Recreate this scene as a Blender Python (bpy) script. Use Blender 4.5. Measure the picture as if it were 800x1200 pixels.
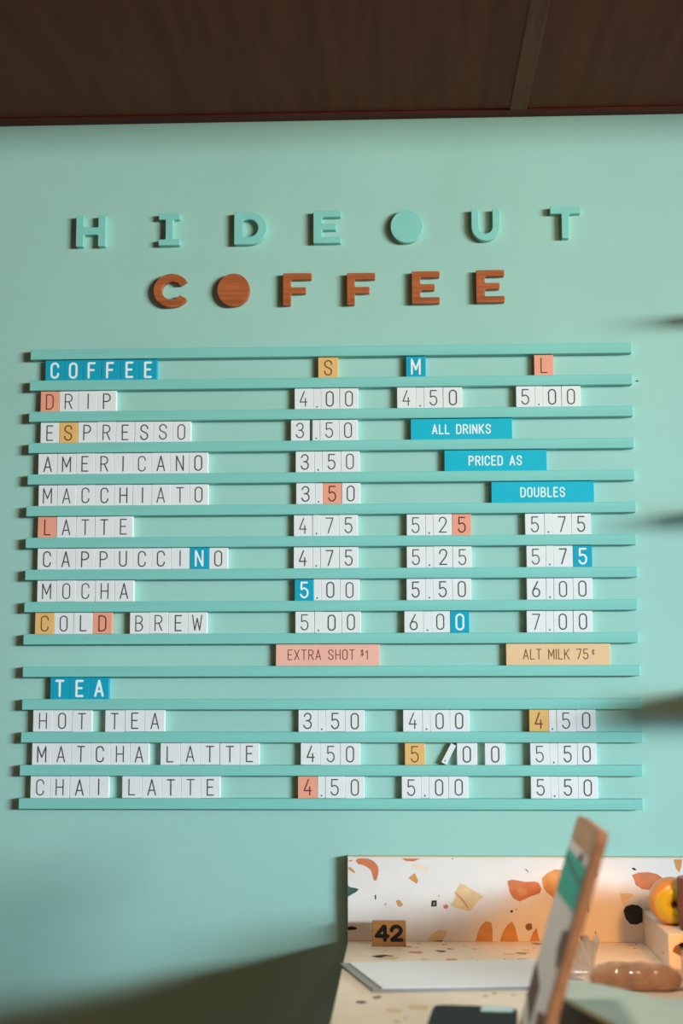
import bpy, bmesh, math, random
from mathutils import Vector, Matrix

random.seed(7)
S = bpy.context.scene
C = S.collection
for o in list(bpy.data.objects):
    bpy.data.objects.remove(o)

# ------------------------------------------------------------------ camera
# metres; wall surface at y = 0, room towards -y, counter top at z = 0.95
YAW, PIT, ROL, FPX = .0424, .1193, -.0019, 1667.0
CAM = Vector((0, -2.3787, 1.364))
fw = Vector((-math.sin(YAW) * math.cos(PIT), math.cos(YAW) * math.cos(PIT), math.sin(PIT)))
rt = Vector((math.cos(YAW), math.sin(YAW), 0))
up = rt.cross(fw)
rgt = rt * math.cos(ROL) + up * math.sin(ROL)
upv = -rt * math.sin(ROL) + up * math.cos(ROL)
cd = bpy.data.cameras.new('camera')
cam = bpy.data.objects.new('camera', cd)
C.objects.link(cam)
m = Matrix((rgt, upv, -fw)).transposed().to_4x4()
m.translation = CAM
cam.matrix_world = m
cd.sensor_fit = 'VERTICAL'
cd.sensor_height = 36
cd.lens = 36 * FPX / 1200
cd.dof.use_dof = True
cd.dof.focus_distance = 2.375
cd.dof.aperture_fstop = 2.4
cd.clip_start = .05
S.camera = cam

# ------------------------------------------------------------------ light
S.view_settings.view_transform = 'Standard'
S.view_settings.look = 'None'
S.view_settings.exposure = 0
S.view_settings.gamma = 1
S.view_settings.use_curve_mapping = False
W = bpy.data.worlds.new('room_ambience')
S.world = W
W.use_nodes = True
W.node_tree.nodes['Background'].inputs[0].default_value = (1, .48, .26, 1)
W.node_tree.nodes['Background'].inputs[1].default_value = .15


def area_light(name, loc, target, sx, sy, power, col):
    l = bpy.data.lights.new(name, 'AREA')
    l.shape = 'RECTANGLE'
    l.size, l.size_y = sx, sy
    l.energy = power
    l.color = col
    o = bpy.data.objects.new(name, l)
    C.objects.link(o)
    o.location = loc
    o.rotation_euler = (Vector(target) - Vector(loc)).to_track_quat('-Z', 'Y').to_euler()
    return o


area_light('window_daylight', (7.2, -6.0, 2.42), (.0, 0, 1.4), 3.4, .85, 1110, (.83, .92, .95))
sl0 = bpy.data.lights.new('added_warm_fill', 'SPOT')  # added spot that warms the upper wall, no known fitting
sl0.energy = 14
sl0.color = (1, .82, .42)
sl0.spot_size = math.radians(84)
sl0.spot_blend = 1
sl0.shadow_soft_size = .12
so0 = bpy.data.objects.new('added_warm_fill', sl0)
C.objects.link(so0)
so0.location = (.75, -1.25, 2.24)
so0.rotation_euler = (Vector((-.36, 0, 1.96)) - Vector(so0.location)).to_track_quat('-Z', 'Y').to_euler()
sl3 = bpy.data.lights.new('added_cool_fill', 'SPOT')  # added cool spot that turns the lower wall bluer
sl3.energy = 300
sl3.color = (.16, .62, 1)
sl3.spot_size = math.radians(31)
sl3.spot_blend = 1
sl3.shadow_soft_size = .2
so3 = bpy.data.objects.new('added_cool_fill', sl3)
C.objects.link(so3)
so3.location = (3.6, -3.1, 1.62)
so3.rotation_euler = (Vector((.02, 0, .96)) - Vector(so3.location)).to_track_quat('-Z', 'Y').to_euler()
sl = bpy.data.lights.new('added_counter_fill', 'SPOT')  # added spot, brightens the worktop and the clipboard face
sl.energy = 38
sl.color = (1, .90, .76)
sl.spot_size = math.radians(46)
sl.spot_blend = .7
sl.shadow_soft_size = .05
so = bpy.data.objects.new('added_counter_fill', sl)
C.objects.link(so)
so.location = (.04, -.74, 2.28)
so.rotation_euler = (Vector((.15, -.50, .95)) - Vector(so.location)).to_track_quat('-Z', 'Y').to_euler()
sl2 = bpy.data.lights.new('added_bounce_fill', 'SPOT')  # added orange spot, stands in for warm bounce off the worktop
sl2.energy = 11
sl2.color = (1, .42, .08)
sl2.spot_size = math.radians(31)
sl2.spot_blend = .7
sl2.shadow_soft_size = .03
so2 = bpy.data.objects.new('added_bounce_fill', sl2)
C.objects.link(so2)
so2.location = (.46, -.62, 1.25)
so2.rotation_euler = (Vector((.285, -.07, .93)) - Vector(so2.location)).to_track_quat('-Z', 'Y').to_euler()


# ------------------------------------------------------------------ helpers
def ray(px, py):
    return fw * FPX + rgt * (px - 400) - upv * (py - 600)


def at_y(px, py, y):
    """point of the plane y = const measured in the photograph"""
    d = ray(px, py)
    return CAM + d * ((y - CAM.y) / d.y)


def at_z(px, py, z):
    d = ray(px, py)
    return CAM + d * ((z - CAM.z) / d.z)


def lin(h):
    h = h.lstrip('#')
    out = []
    for i in (0, 2, 4):
        c = int(h[i:i + 2], 16) / 255
        out.append(c / 12.92 if c <= .04045 else ((c + .055) / 1.055) ** 2.4)
    return out + [1.0]


def mat(name, col, rough=.6, noise=None, bump=None, spec=.3, metallic=0):
    """procedural material: base colour with a little noise and bump"""
    mt = bpy.data.materials.new(name)
    mt.use_nodes = True
    nt = mt.node_tree
    b = nt.nodes['Principled BSDF']
    c = lin(col)
    b.inputs['Base Color'].default_value = c
    b.inputs['Roughness'].default_value = rough
    b.inputs['Specular IOR Level'].default_value = spec
    b.inputs['Metallic'].default_value = metallic
    tc = nt.nodes.new('ShaderNodeTexCoord')
    if noise:
        sc, amt, stretch = noise
        mp = nt.nodes.new('ShaderNodeMapping')
        mp.inputs['Scale'].default_value = stretch
        nt.links.new(tc.outputs['Object'], mp.inputs['Vector'])
        n = nt.nodes.new('ShaderNodeTexNoise')
        n.inputs['Scale'].default_value = sc
        n.inputs['Detail'].default_value = 5
        nt.links.new(mp.outputs['Vector'], n.inputs['Vector'])
        r = nt.nodes.new('ShaderNodeValToRGB')
        r.color_ramp.elements[0].position = .3
        r.color_ramp.elements[1].position = .7
        r.color_ramp.elements[0].color = [x * (1 - amt) for x in c[:3]] + [1]
        r.color_ramp.elements[1].color = [min(1, x * (1 + amt)) for x in c[:3]] + [1]
        nt.links.new(n.outputs['Fac'], r.inputs['Fac'])
        nt.links.new(r.outputs['Color'], b.inputs['Base Color'])
    if bump:
        sc, st = bump
        n2 = nt.nodes.new('ShaderNodeTexNoise')
        n2.inputs['Scale'].default_value = sc
        n2.inputs['Detail'].default_value = 3
        nt.links.new(tc.outputs['Object'], n2.inputs['Vector'])
        bp = nt.nodes.new('ShaderNodeBump')
        bp.inputs['Strength'].default_value = st
        bp.inputs['Distance'].default_value = .002
        nt.links.new(n2.outputs['Fac'], bp.inputs['Height'])
        nt.links.new(bp.outputs['Normal'], b.inputs['Normal'])
    return mt


M = {}
M['wall'] = mat('wall_paint', '#9AC6B9', .6, (3, .05, (1, 1, 1)), (60, .12))
M['rail'] = mat('rail_paint', '#7FC4B8', .55, (14, .06, (.25, 3, 6)), (90, .1))
M['letter_teal'] = mat('teal_letter_paint', '#82C8BC', .5, (30, .05, (1, 1, 1)), (120, .1))
M['letter_wood'] = mat('cherry_wood', '#A65A30', .5, (22, .28, (.6, 3, 7)), (120, .1))
M['white'] = mat('white_tile', '#E3E4E1', .5, (40, .02, (1, 1, 1)))
M['blue'] = mat('blue_tile', '#089FB9', .5, (40, .04, (1, 1, 1)))
M['blue_strip'] = mat('turquoise_strip', '#06B0C4', .5, (40, .03, (1, 1, 1)))
M['peach'] = mat('peach_tile', '#EBA083', .5, (40, .03, (1, 1, 1)))
M['amber'] = mat('amber_tile', '#E5B56E', .5, (40, .03, (1, 1, 1)))
M['peach_strip'] = mat('peach_strip', '#EEB39E', .5, (40, .03, (1, 1, 1)))
M['amber_strip'] = mat('amber_strip', '#E7C091', .5, (40, .03, (1, 1, 1)))
M['ink'] = mat('dark_grey_ink', '#4E4848', .7, (80, .15, (1, 1, 1)))
M['ink_brown'] = mat('brown_ink', '#6B2B26', .7, (80, .15, (1, 1, 1)))
M['ink_sepia'] = mat('sepia_ink', '#6B4A22', .7, (80, .15, (1, 1, 1)))
M['ink_white'] = mat('white_ink', '#E6F1EE', .6, (80, .03, (1, 1, 1)))
M['ceiling'] = mat('dark_wood_ceiling', '#6A3E2E', .5, (6, .16, (8, .5, 8)), (40, .1), spec=.04)
M['trim'] = mat('dark_wood_trim', '#5A2B24', .5, (12, .25, (.5, 6, 6)), spec=.08)
M['batten'] = mat('wood_batten', '#6E4634', .5, (12, .2, (6, .5, 6)), spec=.06)
M['terrazzo'] = mat('terrazzo_white', '#E2DAD3', .35, (30, .03, (1, 1, 1)))
M['terrazzo_top'] = mat('terrazzo_cream', '#EBD6BE', .4, (30, .03, (1, 1, 1)))
M['chip_terracotta'] = mat('terracotta_chip', '#C97850', .4, (60, .12, (1, 1, 1)))
M['chip_orange'] = mat('orange_chip', '#CE9058', .4, (60, .12, (1, 1, 1)))
M['chip_tan'] = mat('tan_chip', '#DDBC8C', .4, (60, .08, (1, 1, 1)))
M['chip_pale'] = mat('pale_chip', '#E8D2BC', .4, (60, .05, (1, 1, 1)))
M['chip_black'] = mat('black_chip', '#20241F', .4, (60, .3, (1, 1, 1)))
M['chip_green'] = mat('green_chip', '#3F5F56', .4, (60, .2, (1, 1, 1)))
M['chip_grey'] = mat('grey_chip', '#8B857D', .4, (60, .1, (1, 1, 1)))
M['chip_brown'] = mat('brown_chip', '#8E6042', .4, (60, .1, (1, 1, 1)))
M['ply'] = mat('pale_plywood_edge', '#E6D3B4', .5, (30, .06, (.3, 1, 6)))
M['cabinet'] = mat('cabinet_wood', '#8C6B4C', .5, (9, .15, (6, 6, .5)))
M['floor'] = mat('concrete_floor', '#8E867C', .7, (4, .1, (1, 1, 1)))
M['kraft'] = mat('brown_wood_block', '#A5733F', .5, (20, .15, (1, 4, 6)))
M['black'] = mat('black_paint', '#121110', .4, (60, .2, (1, 1, 1)))
M['board'] = mat('clipboard_wood', '#C2946C', .55, (14, .15, (5, 1, 5)))
M['shaded_edge'] = mat('shaded_board_edge', '#A8683E', .55, (14, .15, (5, 1, 5)))
M['paper'] = mat('white_paper', '#E2E1E1', .7, (30, .02, (1, 1, 1)))
M['teal_print'] = mat('teal_print', '#3DB3A0', .6, (30, .05, (1, 1, 1)))
M['brown_print'] = mat('brown_print', '#6A463E', .6, (30, .1, (1, 1, 1)))
M['grey_metal'] = mat('grey_board_edge', '#8F8F8A', .45, (30, .05, (1, 1, 1)))
M['black_plastic'] = mat('black_plastic', '#121111', .5, (60, .1, (1, 1, 1)), spec=.08)
M['screen'] = mat('pale_blue_screen', '#BFE0E2', .2, (30, .03, (1, 1, 1)))
M['sage'] = mat('sage_enamel', '#ABB3A2', .4, (20, .04, (1, 1, 1)))
M['shaded_side_and_stem'] = mat('shade_and_stem_brown', '#3A332C', .45, (20, .1, (1, 1, 1)))  # box sides: shade put into the colour; apple stem: its own brown
M['cup'] = mat('brown_stoneware', '#7B5145', .55, (30, .1, (1, 1, 1)), (80, .15))
M['shelf'] = mat('shelf_wood', '#B98A5A', .5, (9, .15, (.5, 6, 6)))


def wood_gloss(mt, r):
    mt.node_tree.nodes['Principled BSDF'].inputs['Roughness'].default_value = r


def new_obj(name, bm, mats, parent=None, loc=(0, 0, 0), rot=(0, 0, 0), smooth=False):
    me = bpy.data.meshes.new(name)
    bmesh.ops.recalc_face_normals(bm, faces=bm.faces) if smooth != 'raw' else None
    bm.to_mesh(me)
    bm.free()
    if not isinstance(mats, (list, tuple)):
        mats = [mats]
    for x in mats:
        me.materials.append(x)
    if smooth is True:
        for p in me.polygons:
            p.use_smooth = True
    o = bpy.data.objects.new(name, me)
    C.objects.link(o)
    o.location = loc
    o.rotation_euler = rot
    if parent:
        o.parent = parent
    return o


def tag(o, label, cat, group=None, kind=None):
    if label:
        o['label'] = label
    if cat:
        o['category'] = cat
    if group:
        o['group'] = group
    if kind:
        o['kind'] = kind
    return o


def thing(name, label, cat, loc=(0, 0, 0), rot=(0, 0, 0), group=None):
    o = bpy.data.objects.new(name, None)
    o.empty_display_size = .02
    C.objects.link(o)
    o.location = loc
    o.rotation_euler = rot
    return tag(o, label, cat, group)


def box(bm, x0, x1, y0, y1, z0, z1, bev=0.0, mi=0, seg=1):
    """bevelled box added to bm"""
    t = bmesh.new()
    v = [t.verts.new(p) for p in ((x0, y0, z0), (x1, y0, z0), (x1, y1, z0), (x0, y1, z0),
                                  (x0, y0, z1), (x1, y0, z1), (x1, y1, z1), (x0, y1, z1))]
    for f in ((0, 3, 2, 1), (4, 5, 6, 7), (0, 1, 5, 4), (1, 2, 6, 5), (2, 3, 7, 6), (3, 0, 4, 7)):
        t.faces.new([v[i] for i in f])
    if bev:
        bmesh.ops.bevel(t, geom=t.edges[:], offset=bev, segments=seg, affect='EDGES', profile=.5)
    merge(bm, t, mi)


def merge(bm, t, mi=None, mtx=None):
    vm = {}
    for v in t.verts:
        vm[v] = bm.verts.new(mtx @ v.co if mtx else v.co)
    for f in t.faces:
        try:
            nf = bm.faces.new([vm[v] for v in f.verts])
            nf.material_index = f.material_index if mi is None else mi
            nf.smooth = f.smooth
        except ValueError:
            pass
    t.free()


def structure(name, bm, mt):
    o = new_obj(name, bm, mt)
    o['kind'] = 'structure'
    return o


def catmull(pts, n=8, closed=False):
    out = []
    N = len(pts)
    rng = range(N if closed else N - 1)
    for i in rng:
        if closed:
            p0, p1, p2, p3 = (Vector(pts[(i + k) % N]) for k in (-1, 0, 1, 2))
        else:
            p0, p1 = Vector(pts[max(i - 1, 0)]), Vector(pts[i])
            p2, p3 = Vector(pts[i + 1]), Vector(pts[min(i + 2, N - 1)])
        for k in range(n):
            t = k / n
            out.append(.5 * ((2 * p1) + (-p0 + p2) * t + (2 * p0 - 5 * p1 + 4 * p2 - p3) * t * t
                             + (-p0 + 3 * p1 - 3 * p2 + p3) * t ** 3))
    if not closed:
        out.append(Vector(pts[-1]))
    return out


# ---------------------------------------------------------- stroke lettering
def arc(cx, cy, rx, ry, a0, a1, n=10):
    return [(cx + rx * math.cos(math.radians(a0 + (a1 - a0) * i / n)),
             cy + ry * math.sin(math.radians(a0 + (a1 - a0) * i / n))) for i in range(n + 1)]


w = .46
h = w / 2
OO = arc(h, 1 - h, h, h, 0, 180) + arc(h, h, h, h, 180, 360) + [(w, 1 - h)]
GLYPH = {
    'A': (.5, [[(0, 0), (.25, 1), (.5, 0)], [(.085, .30), (.415, .30)]]),
    'B': (w, [[(0, 0), (0, 1), (.20, 1)] + arc(.2, .76, .23, .24, 90, -90) + [(0, .52)],
              [(.2, .52)] + arc(.2, .26, .26, .26, 90, -90) + [(0, 0)]]),
    'C': (w, [[(w, .74)] + arc(h, 1 - h, h, h, 0, 180) + arc(h, h, h, h, 180, 360) + [(w, .26)]]),
    'D': (w, [[(0, 0), (0, 1), (.2, 1)] + arc(.2, .74, .26, .26, 90, 0) + arc(.2, .26, .26, .26, 0, -90) + [(0, 0)]]),
    'E': (.4, [[(.4, 1), (0, 1), (0, 0), (.4, 0)], [(0, .52), (.34, .52)]]),
    'F': (.4, [[(.4, 1), (0, 1), (0, 0)], [(0, .52), (.34, .52)]]),
    'H': (w, [[(0, 0), (0, 1)], [(w, 0), (w, 1)], [(0, .5), (w, .5)]]),
    'I': (0.0, [[(0, 0), (0, 1)]]),
    'K': (w, [[(0, 0), (0, 1)], [(w, 1), (0, .38)], [(.14, .55), (w, 0)]]),
    'L': (.38, [[(0, 1), (0, 0), (.38, 0)]]),
    'M': (.54, [[(0, 0), (0, 1), (.27, .30), (.54, 1), (.54, 0)]]),
    'N': (w, [[(0, 0), (0, 1), (w, 0), (w, 1)]]),
    'O': (w, [OO]),
    'P': (w, [[(0, 0), (0, 1), (.2, 1)] + arc(.2, .74, .26, .26, 90, -90) + [(0, .48)]]),
    'R': (w, [[(0, 0), (0, 1), (.2, 1)] + arc(.2, .74, .26, .26, 90, -90) + [(0, .48)], [(.24, .48), (w, 0)]]),
    'S': (w, [[(w, .75)] + arc(h, .77, h, .23, 10, 180) + [(.02, .66), (.09, .58), (h, .51), (.37, .44), (.44, .35)]
              + arc(h, .23, h, .23, 0, -180) + [(0, .25)]]),
    'T': (.46, [[(0, 1), (.46, 1)], [(.23, 1), (.23, 0)]]),
    'U': (w, [[(0, 1)] + arc(h, h, h, h, 180, 360) + [(w, 1)]]),
    'W': (.62, [[(0, 1), (.15, 0), (.31, .8), (.47, 0), (.62, 1)]]),
    'X': (.48, [[(0, 0), (.48, 1)], [(0, 1), (.48, 0)]]),
    '0': (w, [OO]),
    '1': (.18, [[(0, .82), (.18, 1), (.18, 0)]]),
    '2': (w, [[(0, .73)] + arc(h, .75, h, .25, 172, 0) + [(.44, .62), (.36, .46), (0, 0), (w, 0)]]),
    '3': (w, [[(.0, .80)] + arc(h - .01, .76, .22, .24, 165, -90) + [(.14, .52)],
              [(h - .01, .52)] + arc(h - .01, .26, .245, .26, 90, -170)]),
    '4': (w, [[(.28, 1), (0, .28), (w, .28)], [(.36, .52), (.36, 0)]]),
    '5': (w, [[(.42, 1), (.04, 1), (.03, .56)] + arc(.22, .31, .24, .31, 128, -160)]),
    '6': (w, [[(.33, 1), (.04, .44)] + arc(h, .27, h, .27, 150, 510, 16)]),
    '7': (w, [[(0, 1), (w, 1), (.14, 0)]]),
    '.': (0.0, [[(0, 0), (0.001, 0)]]),
    '$': (w, [[(w, .75)] + arc(h, .77, h, .23, 10, 180) + [(.02, .66), (.09, .58), (h, .51), (.37, .44), (.44, .35)]
              + arc(h, .23, h, .23, 0, -180) + [(0, .25)], [(h, 1.14), (h, -.14)]]),
    '¢': (w, [arc(h, .42, h, .36, 40, 320), [(h, .95), (h, -.1)]]),
}


INKN = [0]


def ink_strokes(bm, lines, x0, z0, size, sw, y, mi, ax=1.0):
    """flat printed strokes (round ends) facing -y"""
    hw = sw / 2
    y0 = y
    n = 0
    for ln in lines:
        P = [Vector((x0 + px * size * ax, z0 + pz * size)) for px, pz in ln]
        for a, b in zip(P[:-1], P[1:]):
            d = b - a
            if d.length < 1e-7:
                continue
            nrm = Vector((-d.y, d.x)).normalized() * hw
            n += 1
            y = y0 - n * 4e-6
            f = bm.faces.new([bm.verts.new((q.x, y, q.y)) for q in (a - nrm, b - nrm, b + nrm, a + nrm)])
            f.material_index = mi
        for k, a in enumerate(P):
            end = k in (0, len(P) - 1)
            N = 10 if end else 8
            n += 1
            y = y0 - n * 4e-6
            f = bm.faces.new([bm.verts.new((a.x + hw * math.cos(2 * math.pi * i / N), y,
                                            a.y + hw * math.sin(2 * math.pi * i / N))) for i in range(N)])
            f.material_index = mi


def text_width(txt, size, gap):
    return sum(.30 * size if c == ' ' else GLYPH[c][0] * size for c in txt) + gap * (len(txt) - 1)


def ink_text(bm, txt, cx, z0, size, sw, gap, y, mi):
    x = cx - text_width(txt, size, gap) / 2
    for c in txt:
        if c == ' ':
            x += .30 * size + gap
            continue
        ink_strokes(bm, GLYPH[c][1], x, z0, size, sw, y, mi)
        x += GLYPH[c][0] * size + gap


# ------------------------------------------------------------------ room
bm = bmesh.new()
box(bm, -2.2, 2.4, 0, .12, 0, 2.5)
structure('wall_back', bm, M['wall'])
bm = bmesh.new()
box(bm, -2.2, 2.4, -4.2, .0, -.08, 0)
structure('floor', bm, M['floor'])
CEIL = 2.341
bm = bmesh.new()
box(bm, -2.2, 2.2, -.70, 0, CEIL, CEIL + .06)
structure('ceiling', bm, M['ceiling'])
ztr = at_y(400, 141, 0).z
bm = bmesh.new()
box(bm, -2.2, 2.2, -.029, 0, ztr, CEIL, .0012)
structure('trim_1', bm, M['trim'])
bx = at_y(607, 130, -.029).x
bm = bmesh.new()
box(bm, bx - .0145, bx + .0145, -.70, -.029, ztr + .0005, CEIL, .001)
structure('trim_2', bm, M['batten'])

# ------------------------------------------------------------------ counter
CT = .95
SPY = -.02                                    # front of the upstand
cx0 = at_y(407, 1060, SPY).x
CX1, CY1 = 1.5, -.93
bm = bmesh.new()
box(bm, cx0 + .03, CX1, CY1 + .04, -.002, 0, CT - .035, .002)
cab = new_obj('counter_cabinet', bm, M['cabinet'])
tag(cab, 'brown wooden cabinet carrying the terrazzo worktop', 'cabinet')

CHIPS = ['terrazzo', 'chip_terracotta', 'chip_orange', 'chip_tan', 'chip_pale', 'chip_black', 'chip_green', 'chip_grey',
         'chip_brown']
CI = {n: i for i, n in enumerate(CHIPS)}
work = thing('terrazzo_worktop', 'white terrazzo worktop with orange and black chips along the teal wall', 'worktop',
             (cx0, 0, CT - .035))


def blob(n, rx, ry, rot, jag):
    out = []
    for i in range(n):
        a = 2 * math.pi * (i + random.uniform(-.25, .25)) / n
        r = 1 + random.uniform(-jag, jag)
        x, y = rx * r * math.cos(a), ry * r * math.sin(a)
        out.append((x * math.cos(rot) - y * math.sin(rot), x * math.sin(rot) + y * math.cos(rot)))
    return out


bm = bmesh.new()
box(bm, 0, CX1 - cx0, CY1, 0, 0, .035, .0015, 9)
COLS = ['chip_terracotta', 'chip_orange', 'chip_tan', 'chip_tan', 'chip_pale', 'chip_black', 'chip_grey', 'chip_brown',
        'chip_green']
for k in range(800):                          # chips ground flush with the top
    big = random.random() < .16
    r = random.uniform(.007, .016) if big else random.uniform(.0012, .005)
    x, y = random.uniform(.02, CX1 - cx0 - .02), -.035 - (-.035 - CY1 - .02) * random.random() ** 1.3
    pts = blob(random.choice((5, 6, 7, 9)), r, r * random.uniform(.5, 1), random.uniform(0, 6), .25)
    f = bm.faces.new([bm.verts.new((x + a, y + b, .03515 + k * 1e-7)) for a, b in pts])
    f.normal_update()
    if f.normal.z < 0:
        f.normal_flip()
    f.material_index = CI[random.choice(COLS + ['chip_brown', 'chip_grey', 'chip_tan', 'chip_tan', 'chip_brown'])]
new_obj('slab', bm, [M[c] for c in CHIPS] + [M['terrazzo_top']], work, smooth='raw')

# upstand at the wall with the chips where the photograph shows them
zs = at_y(407, 1005, SPY).z
bm = bmesh.new()
box(bm, cx0, CX1, SPY, 0, CT, zs, .0008)


def chip(mi, pts, ox, oy, sc, k=[0]):
    k[0] += 1
    P = [at_y(ox + a / sc, oy + b / sc, SPY) for a, b in pts]
    f = bm.faces.new([bm.verts.new((max(p.x, cx0 + .0004), SPY - .00012 - k[0] * 2e-6, min(max(p.z, CT + .0003), zs - .0012)))
                      for p in P])
    f.normal_update()
    if f.normal.y > 0:
        f.normal_flip()
    f.material_index = CI[mi]


A = (400, 1000, 4.0)
chip('chip_terracotta', [(66, 34), (78, 22), (100, 18), (125, 24), (150, 36), (166, 52), (174, 72), (172, 100), (164, 126),
                         (152, 128), (146, 104), (138, 80), (122, 66), (98, 54), (78, 50)], *A)
chip('chip_orange', [(30, 66), (40, 64), (58, 78), (66, 94), (52, 88), (38, 80)], *A)
chip('chip_orange', [(30, 36), (44, 30), (58, 32), (40, 40)], *A)
chip('chip_terracotta', [(280, 18), (376, 18), (362, 28), (336, 38), (304, 36)], *A)
chip('chip_pale', [(330, 54), (352, 50), (386, 54), (410, 76), (396, 84), (368, 78), (342, 68)], *A)
chip('chip_orange', [(314, 114), (344, 92), (360, 128), (352, 142), (330, 128)], *A)
chip('chip_green', [(28, 150), (40, 158), (62, 162), (82, 168), (70, 180), (50, 192), (28, 204)], *A)
chip('chip_black', [(28, 344), (52, 342), (76, 350), (66, 358), (40, 360), (28, 358)], *A)
chip('chip_tan', [(556, 140), (576, 148), (604, 166), (640, 186), (666, 204), (640, 222), (620, 250), (600, 272), (574, 264),
                  (540, 258), (510, 244), (524, 222), (536, 200), (530, 184)], *A)
chip('chip_orange', [(530, 184), (536, 184), (574, 218), (596, 256), (590, 258), (566, 226)], *A)
chip('chip_terracotta', [(476, 246), (490, 238), (502, 248), (494, 260), (480, 258)], *A)
chip('chip_black', [(422, 222), (446, 220), (446, 248), (420, 250)], *A)
chip('chip_grey', [(430, 230), (440, 230), (438, 242), (428, 242)], *A)
chip('chip_orange', [(254, 222), (272, 218), (290, 240), (276, 252), (262, 244)], *A)
chip('chip_black', [(156, 196), (162, 194), (163, 214), (157, 218)], *A)
chip('chip_grey', [(200, 236), (210, 234), (208, 244)], *A)
chip('chip_pale', [(208, 66), (220, 64), (224, 76), (212, 76)], *A)
chip('chip_black', [(514, 22), (524, 22), (520, 30)], *A)
chip('chip_grey', [(452, 196), (460, 196), (458, 206)], *A)
chip('chip_tan', [(404, 408), (416, 384), (446, 364), (470, 358), (494, 364), (490, 384), (474, 408), (440, 414)], *A)
chip('chip_black', [(432, 410), (476, 408), (470, 416), (440, 418)], *A)
chip('chip_orange', [(628, 412), (636, 380), (652, 340), (676, 318), (702, 324), (708, 360), (708, 412)], *A)
chip('chip_orange', [(742, 412), (756, 370), (776, 336), (800, 320), (815, 350), (812, 412)], *A)
B = (580, 1000, 3.636)
chip('chip_terracotta', [(52, 118), (72, 112), (98, 116), (128, 122), (160, 120), (184, 124), (198, 152), (190, 170), (150, 184),
                         (104, 206), (78, 192), (62, 166)], *B)
chip('chip_orange', [(92, 158), (112, 146), (134, 154), (136, 174), (106, 186)], *B)
chip('chip_orange', [(198, 108), (222, 84), (256, 68), (300, 72), (330, 110), (310, 170), (252, 192), (226, 172), (206, 150)], *B)
chip('chip_orange', [(330, 100), (404, 120), (408, 178), (360, 182)], *B)
chip('chip_orange', [(412, 94), (434, 82), (440, 88), (430, 106)], *B)
chip('chip_terracotta', [(582, 92), (612, 82), (654, 80), (690, 88), (716, 108), (690, 130), (664, 156), (628, 154), (598, 134),
                         (592, 112)], *B)
chip('chip_orange', [(760, 26), (796, 26), (792, 60), (784, 82), (770, 64)], *B)
chip('chip_tan', [(530, 170), (580, 170), (590, 178), (560, 200), (546, 218), (536, 196)], *B)
chip('chip_black', [(546, 244), (556, 226), (584, 218), (612, 222), (627, 236), (628, 292), (604, 304), (576, 302), (556, 280)], *B)
chip('chip_black', [(580, 62), (594, 62), (604, 72), (590, 72)], *B)
chip('chip_brown', [(128, 308), (140, 298), (156, 300), (158, 322), (142, 330), (130, 322)], *B)
chip('chip_brown', [(394, 214), (400, 210), (400, 254), (394, 250)], *B)
chip('chip_orange', [(24, 372), (44, 326), (68, 290), (84, 310), (100, 374)], *B)
chip('chip_orange', [(146, 374), (160, 340), (176, 316), (190, 374)], *B)
chip('chip_black', [(360, 352), (374, 352), (382, 366), (376, 378), (366, 374)], *B)
chip('chip_black', [(64, 244), (74, 240), (76, 250), (66, 254)], *B)
chip('chip_grey', [(84, 238), (94, 236), (90, 242)], *B)
chip('chip_brown', [(424, 334), (430, 332), (430, 342), (425, 342)], *B)
chip('chip_grey', [(124, 64), (134, 68), (144, 80), (138, 80)], *B)
for k in range(46):
    x, z = random.uniform(.46, CX1 - .02), random.uniform(CT + .01, zs - .012)
    r = random.uniform(.002, .013)
    pts = blob(7, r, r * .8, random.uniform(0, 6), .25)
    f = bm.faces.new([bm.verts.new((x + a, SPY - .0003, min(max(z + b, CT + .001), zs - .002))) for a, b in pts])
    f.normal_update()
    if f.normal.y > 0:
        f.normal_flip()
    f.material_index = CI[random.choice(COLS)]
ups = new_obj('upstand', bm, [M[c] for c in CHIPS], work, smooth='raw')
ups.location = Vector((0, 0, 0)) - work.location
bm = bmesh.new()
box(bm, cx0, CX1, SPY, -.0003, zs, zs + .0018, .0004)
cap = new_obj('top_strip', bm, M['ply'], work)
cap.location = -work.location
tag(cap, 'thin pale strip along the top edge', None)

# terrazzo riser at the right end
rx0 = at_y(753, 1085, SPY).x
rz = at_y(753, 1066, SPY).z
bm = bmesh.new()
RY = -.243
box(bm, rx0, .80, RY, SPY - .0006, CT + .0003, rz, .001)
for k in range(70):
    r = random.uniform(.001, .007) if k > 8 else random.uniform(.008, .014)
    pts = blob(7, r, r * .7, random.uniform(0, 6), .25)
    side = random.choice('fflt')
    mi = CI[random.choice(COLS)]
    if side == 'f':
        x, z = random.uniform(rx0 + .012, .79), random.uniform(CT + .01, rz - .01)
        P = [(x + a, RY - .0002, min(max(z + b, CT + .002), rz - .002)) for a, b in pts]
    elif side == 't':
        x, y = random.uniform(rx0 + .012, .79), random.uniform(RY + .015, -.04)
        P = [(x + a, y + b, rz + .0002) for a, b in pts]
    else:
        y, z = random.uniform(RY + .015, -.04), random.uniform(CT + .01, rz - .01)
        P = [(rx0 - .0002, y + a, min(max(z + b, CT + .002), rz - .002)) for a, b in pts]
        if r > .004:
            continue
    f = bm.faces.new([bm.verts.new(p) for p in P])
    f.material_index = mi
ri = new_obj('terrazzo_riser', bm, [M[c] for c in CHIPS], smooth='raw')
tag(ri, 'low terrazzo block on the worktop carrying the apple', 'riser')

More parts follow.
